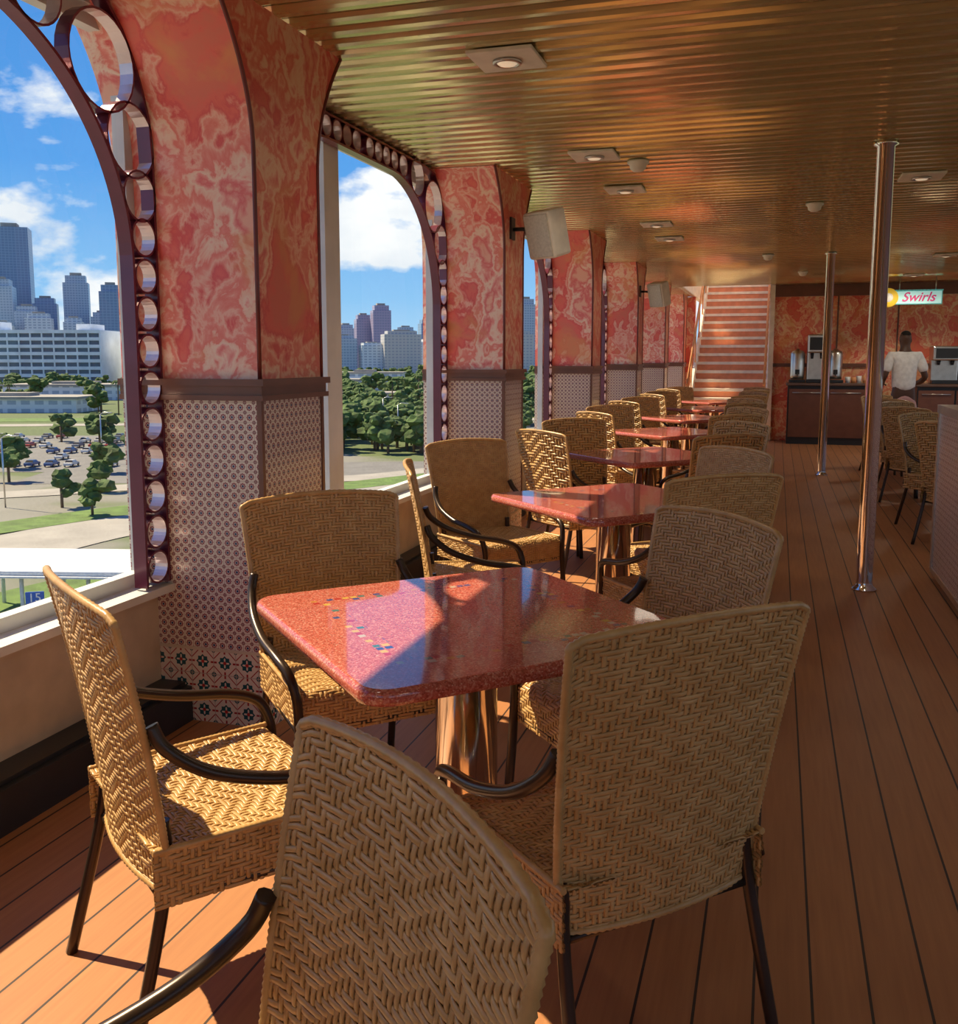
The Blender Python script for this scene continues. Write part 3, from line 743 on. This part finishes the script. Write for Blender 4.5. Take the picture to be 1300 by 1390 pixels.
def garage(f, r, w, d, top, fl):
    x, y = W(f, r); AV.append((x, y, w * .5 + 20)); mb = MB(); h = top - GZ; fh = h / fl
    mb.box(-w / 2 + 1.5, w / 2 - 1.5, -d / 2 + 1.5, d / 2 - 1.5, 0, h - 1, 1)
    for i in range(fl): mb.box(-w / 2, w / 2, -d / 2, d / 2, (i + .55) * fh, (i + 1) * fh, 0)
    n = int(w / 9)
    for i in range(n + 1): xx = -w / 2 + i * w / n; mb.box(xx - .5, xx + .5, -d / 2 + .2, d / 2 - .2, 0, h - .5, 0)
    mb.box(-w * .42, -w * .3, -d * .3, d * .3, h, h + 7, 0); mb.box(w * .3, w * .4, -d * .3, d * .3, h, h + 5, 0)
    mb.obj('parking_garage', [simple('garage_white', (.76, .79, .82), .7, scale=.1, bmp=0), simple('garage_dark', (.12, .16, .21), .6, bmp=0)], (x, y, GZ), .3)
garage(790, -355, 110, 50, 24, 8); garage(800, -262, 46, 40, 20, 9)

bm = bmesh.new(); bmesh.ops.create_icosphere(bm, subdivisions=2, radius=1); bm.verts.index_update()
IV = [v.co.copy() for v in bm.verts]; IF = [[v.index for v in f.verts] for f in bm.faces]; bm.free()
def clear(x, y):
    return all((x - a) ** 2 + (y - c) ** 2 > r * r for a, c, r in AV)
def tree(mb, x, y, s):
    mb.tube([(x, y, GZ), (x, y, GZ + s * .5)], s * .035, 6, 1)
    for i in range(8):
        a = R.uniform(0, 6.28); d = R.uniform(0, .36) * s; cx_, cy_, cz = x + d * math.cos(a), y + d * math.sin(a), GZ + s * R.uniform(.34, .82); rr = s * R.uniform(.13, .25)
        k = len(mb.v)
        for v in IV:
            q = R.uniform(.65, 1.2); mb.v.append((cx_ + v.x * rr * q, cy_ + v.y * rr * q, cz + v.z * rr * q * .75))
        for f in IF: mb.face([k + j for j in f], 0)
def palm(mb, x, y, h):
    mb.tube([(x, y, GZ), (x + .3, y, GZ + h)], .28, 6, 1)
    for i in range(11):
        a = i * 6.283 / 11 + R.uniform(-.2, .2); L = R.uniform(2.4, 3.2); dx, dy = math.cos(a), math.sin(a); px_, py_ = -dy * .45, dx * .45
        pts = [(0, .0), (.45, .75), (.8, .3), (1., -.9)]
        for (u0, z0), (u1, z1) in zip(pts, pts[1:]):
            mb.poly([(x + .3 + dx * L * u0 - px_, y + dy * L * u0 - py_, GZ + h + z0), (x + .3 + dx * L * u0 + px_, y + dy * L * u0 + py_, GZ + h + z0),
                     (x + .3 + dx * L * u1 + px_ * .7, y + dy * L * u1 + py_ * .7, GZ + h + z1), (x + .3 + dx * L * u1 - px_ * .7, y + dy * L * u1 - py_ * .7, GZ + h + z1)], 0)
mb = MB()
for f, r, s in ((150, -66, 7), (168, -66, 8), (196, -76, 9), (262, -104, 10), (270, -118, 9), (205, -100, 8), (142, -58, 6), (182, -90, 8), (230, -82, 8), (250, -88, 8)):
    tree(mb, *W(f, r), s)
mb.obj('roadside_trees', [mLeaf, mTrunk])
mb = MB()
for i in range(300):
    f = R.uniform(235, 430); r = R.uniform(-.17, .10) * f; x, y = W(f, r); s = R.uniform(8, 12)
    if clear(x, y): tree(mb, x, y, s)
for i in range(420):
    f = R.uniform(400, 1250); r = R.uniform(-.62, .15) * f; x, y = W(f, r); s = R.uniform(10, 17)
    if clear(x, y): tree(mb, x, y, s)
mb.obj('tree_grove', [mLeaf, mTrunk])
mb = MB()
for i in range(80):
    f = R.uniform(390, 520); x, y = W(f, R.uniform(-.60, -.05) * f); h = R.uniform(9, 14)
    if clear(x, y): palm(mb, x, y, h)
mb.obj('palm_grove', [mLeaf, mTrunk])

mb = MB(); M = Matrix.Translation((*W(86, -37), 0)) @ Matrix.Rotation(.25, 4, 'Z')
mb.bbox(-11, 11, -5, 5, -17.2, -16.8, .1, 0, M); mb.bbox(-11.3, 11.3, -5.3, 5.3, -17.4, -17.2, .05, 0, M)
for x in (-9, -3, 3, 9):
    for y in (-3.8, 3.8): mb.tube([M @ Vector((x, y, GZ)), M @ Vector((x, y, -17.3))], .18, 8, 0)
mb.obj('bus_canopy', [mWhite])
for f, r in ((150, -75), (180, -62), (215, -85), (230, -60), (215, -110), (300, -30), (260, -22)):
    mb = MB(); x, y = W(f, r); mb.tube([(x, y, GZ), (x, y, GZ + 11)], .13, 8); mb.tube(smooth([(x, y, GZ + 11), (x + 1, y, GZ + 11.5), (x + 2.2, y, GZ + 11.5)], 4), .09, 6); mb.bbox(x + 1.9, x + 3.1, y - .25, y + .25, GZ + 11.35, GZ + 11.55, .04)
    mb.obj('street_lamp', [mSteel])
sp = bpy.data.objects.new('zone_sign', None); sc.collection.objects.link(sp); sp.location = (*W(75, -35.6), -17.6); sp.rotation_euler = (0, 0, .55)
mb = MB(); mb.bbox(-.7, .7, -.06, .06, -.5, .5, .04, 0); mb.tube([(0, .1, GZ + 17.6), (0, .1, .4)], .08, 8, 1); mb.obj('board', [mBlueB, mSteel], parent=sp)
tc = bpy.data.curves.new('number', 'FONT'); tc.body = '15'; tc.size = 1.0; tc.extrude = .01; tc.align_x = 'CENTER'; tc.align_y = 'CENTER'; tc.materials.append(mWhite)
t = bpy.data.objects.new('number', tc); sc.collection.objects.link(t); t.parent = sp; t.location = (0, -.08, 0); t.rotation_euler = (math.pi / 2, 0, 0)

# ------------------------------------------------------------------ world
w = bpy.data.worlds.new('sky'); sc.world = w; w.use_nodes = True; nt = w.node_tree; nt.nodes.clear()
out = nd(nt, 'ShaderNodeOutputWorld'); bg = nd(nt, 'ShaderNodeBackground'); nt.links.new(bg.outputs[0], out.inputs[0])
g = coord(nt, 'Generated'); s = sep(nt, g)
sky = ramp(nt, s[2], [(0, (.48, .72, .92)), (.06, (.28, .57, .90)), (.18, (.11, .37, .83)), (.45, (.045, .22, .66)), (1, (.03, .12, .45))])
cv = mapping(nt, g, (1, 1, 1.9), (.35, .2, .05))
n1 = noi(nt, cv, 6.5, 7, .52, .15)
n1 = mth(nt, 'ADD', n1, mth(nt, 'MULTIPLY', mth(nt, 'SUBTRACT', .21, mth(nt, 'MINIMUM', mth(nt, 'MAXIMUM', s[2], 0), .5)), .25))
cm = ramp(nt, n1, [(.53, (0, 0, 0)), (.60, (1, 1, 1))])
cc = ramp(nt, noi(nt, mapping(nt, g, (1, 1, 1.9), (.35, .2, .02)), 7, 4), [(.35, (.74, .80, .88)), (.6, (1, 1, 1))])
nt.links.new(mix(nt, cm, sky, cc), bg.inputs[0]); bg.inputs[1].default_value = 1.08

sd = bpy.data.lights.new('sun', 'SUN'); sd.energy = 10.0; sd.angle = .009; sd.color = (1, .81, .52)
so = bpy.data.objects.new('sun', sd); sc.collection.objects.link(so); so.location = (-20, 4, 25)
so.rotation_euler = Vector((1, -.20, -1.13)).to_track_quat('-Z', 'Y').to_euler()

cd = bpy.data.cameras.new('camera'); cd.sensor_fit = 'HORIZONTAL'; cd.sensor_width = 36; cd.lens = 36; cd.shift_y = -45 / 1300; cd.clip_end = 20000; cd.clip_start = .03
co = bpy.data.objects.new('camera', cd); sc.collection.objects.link(co); co.location = (0, 0, 1.42)
co.rotation_euler = (math.radians(90 - 7.15), 0, math.radians(17.2)); sc.camera = co
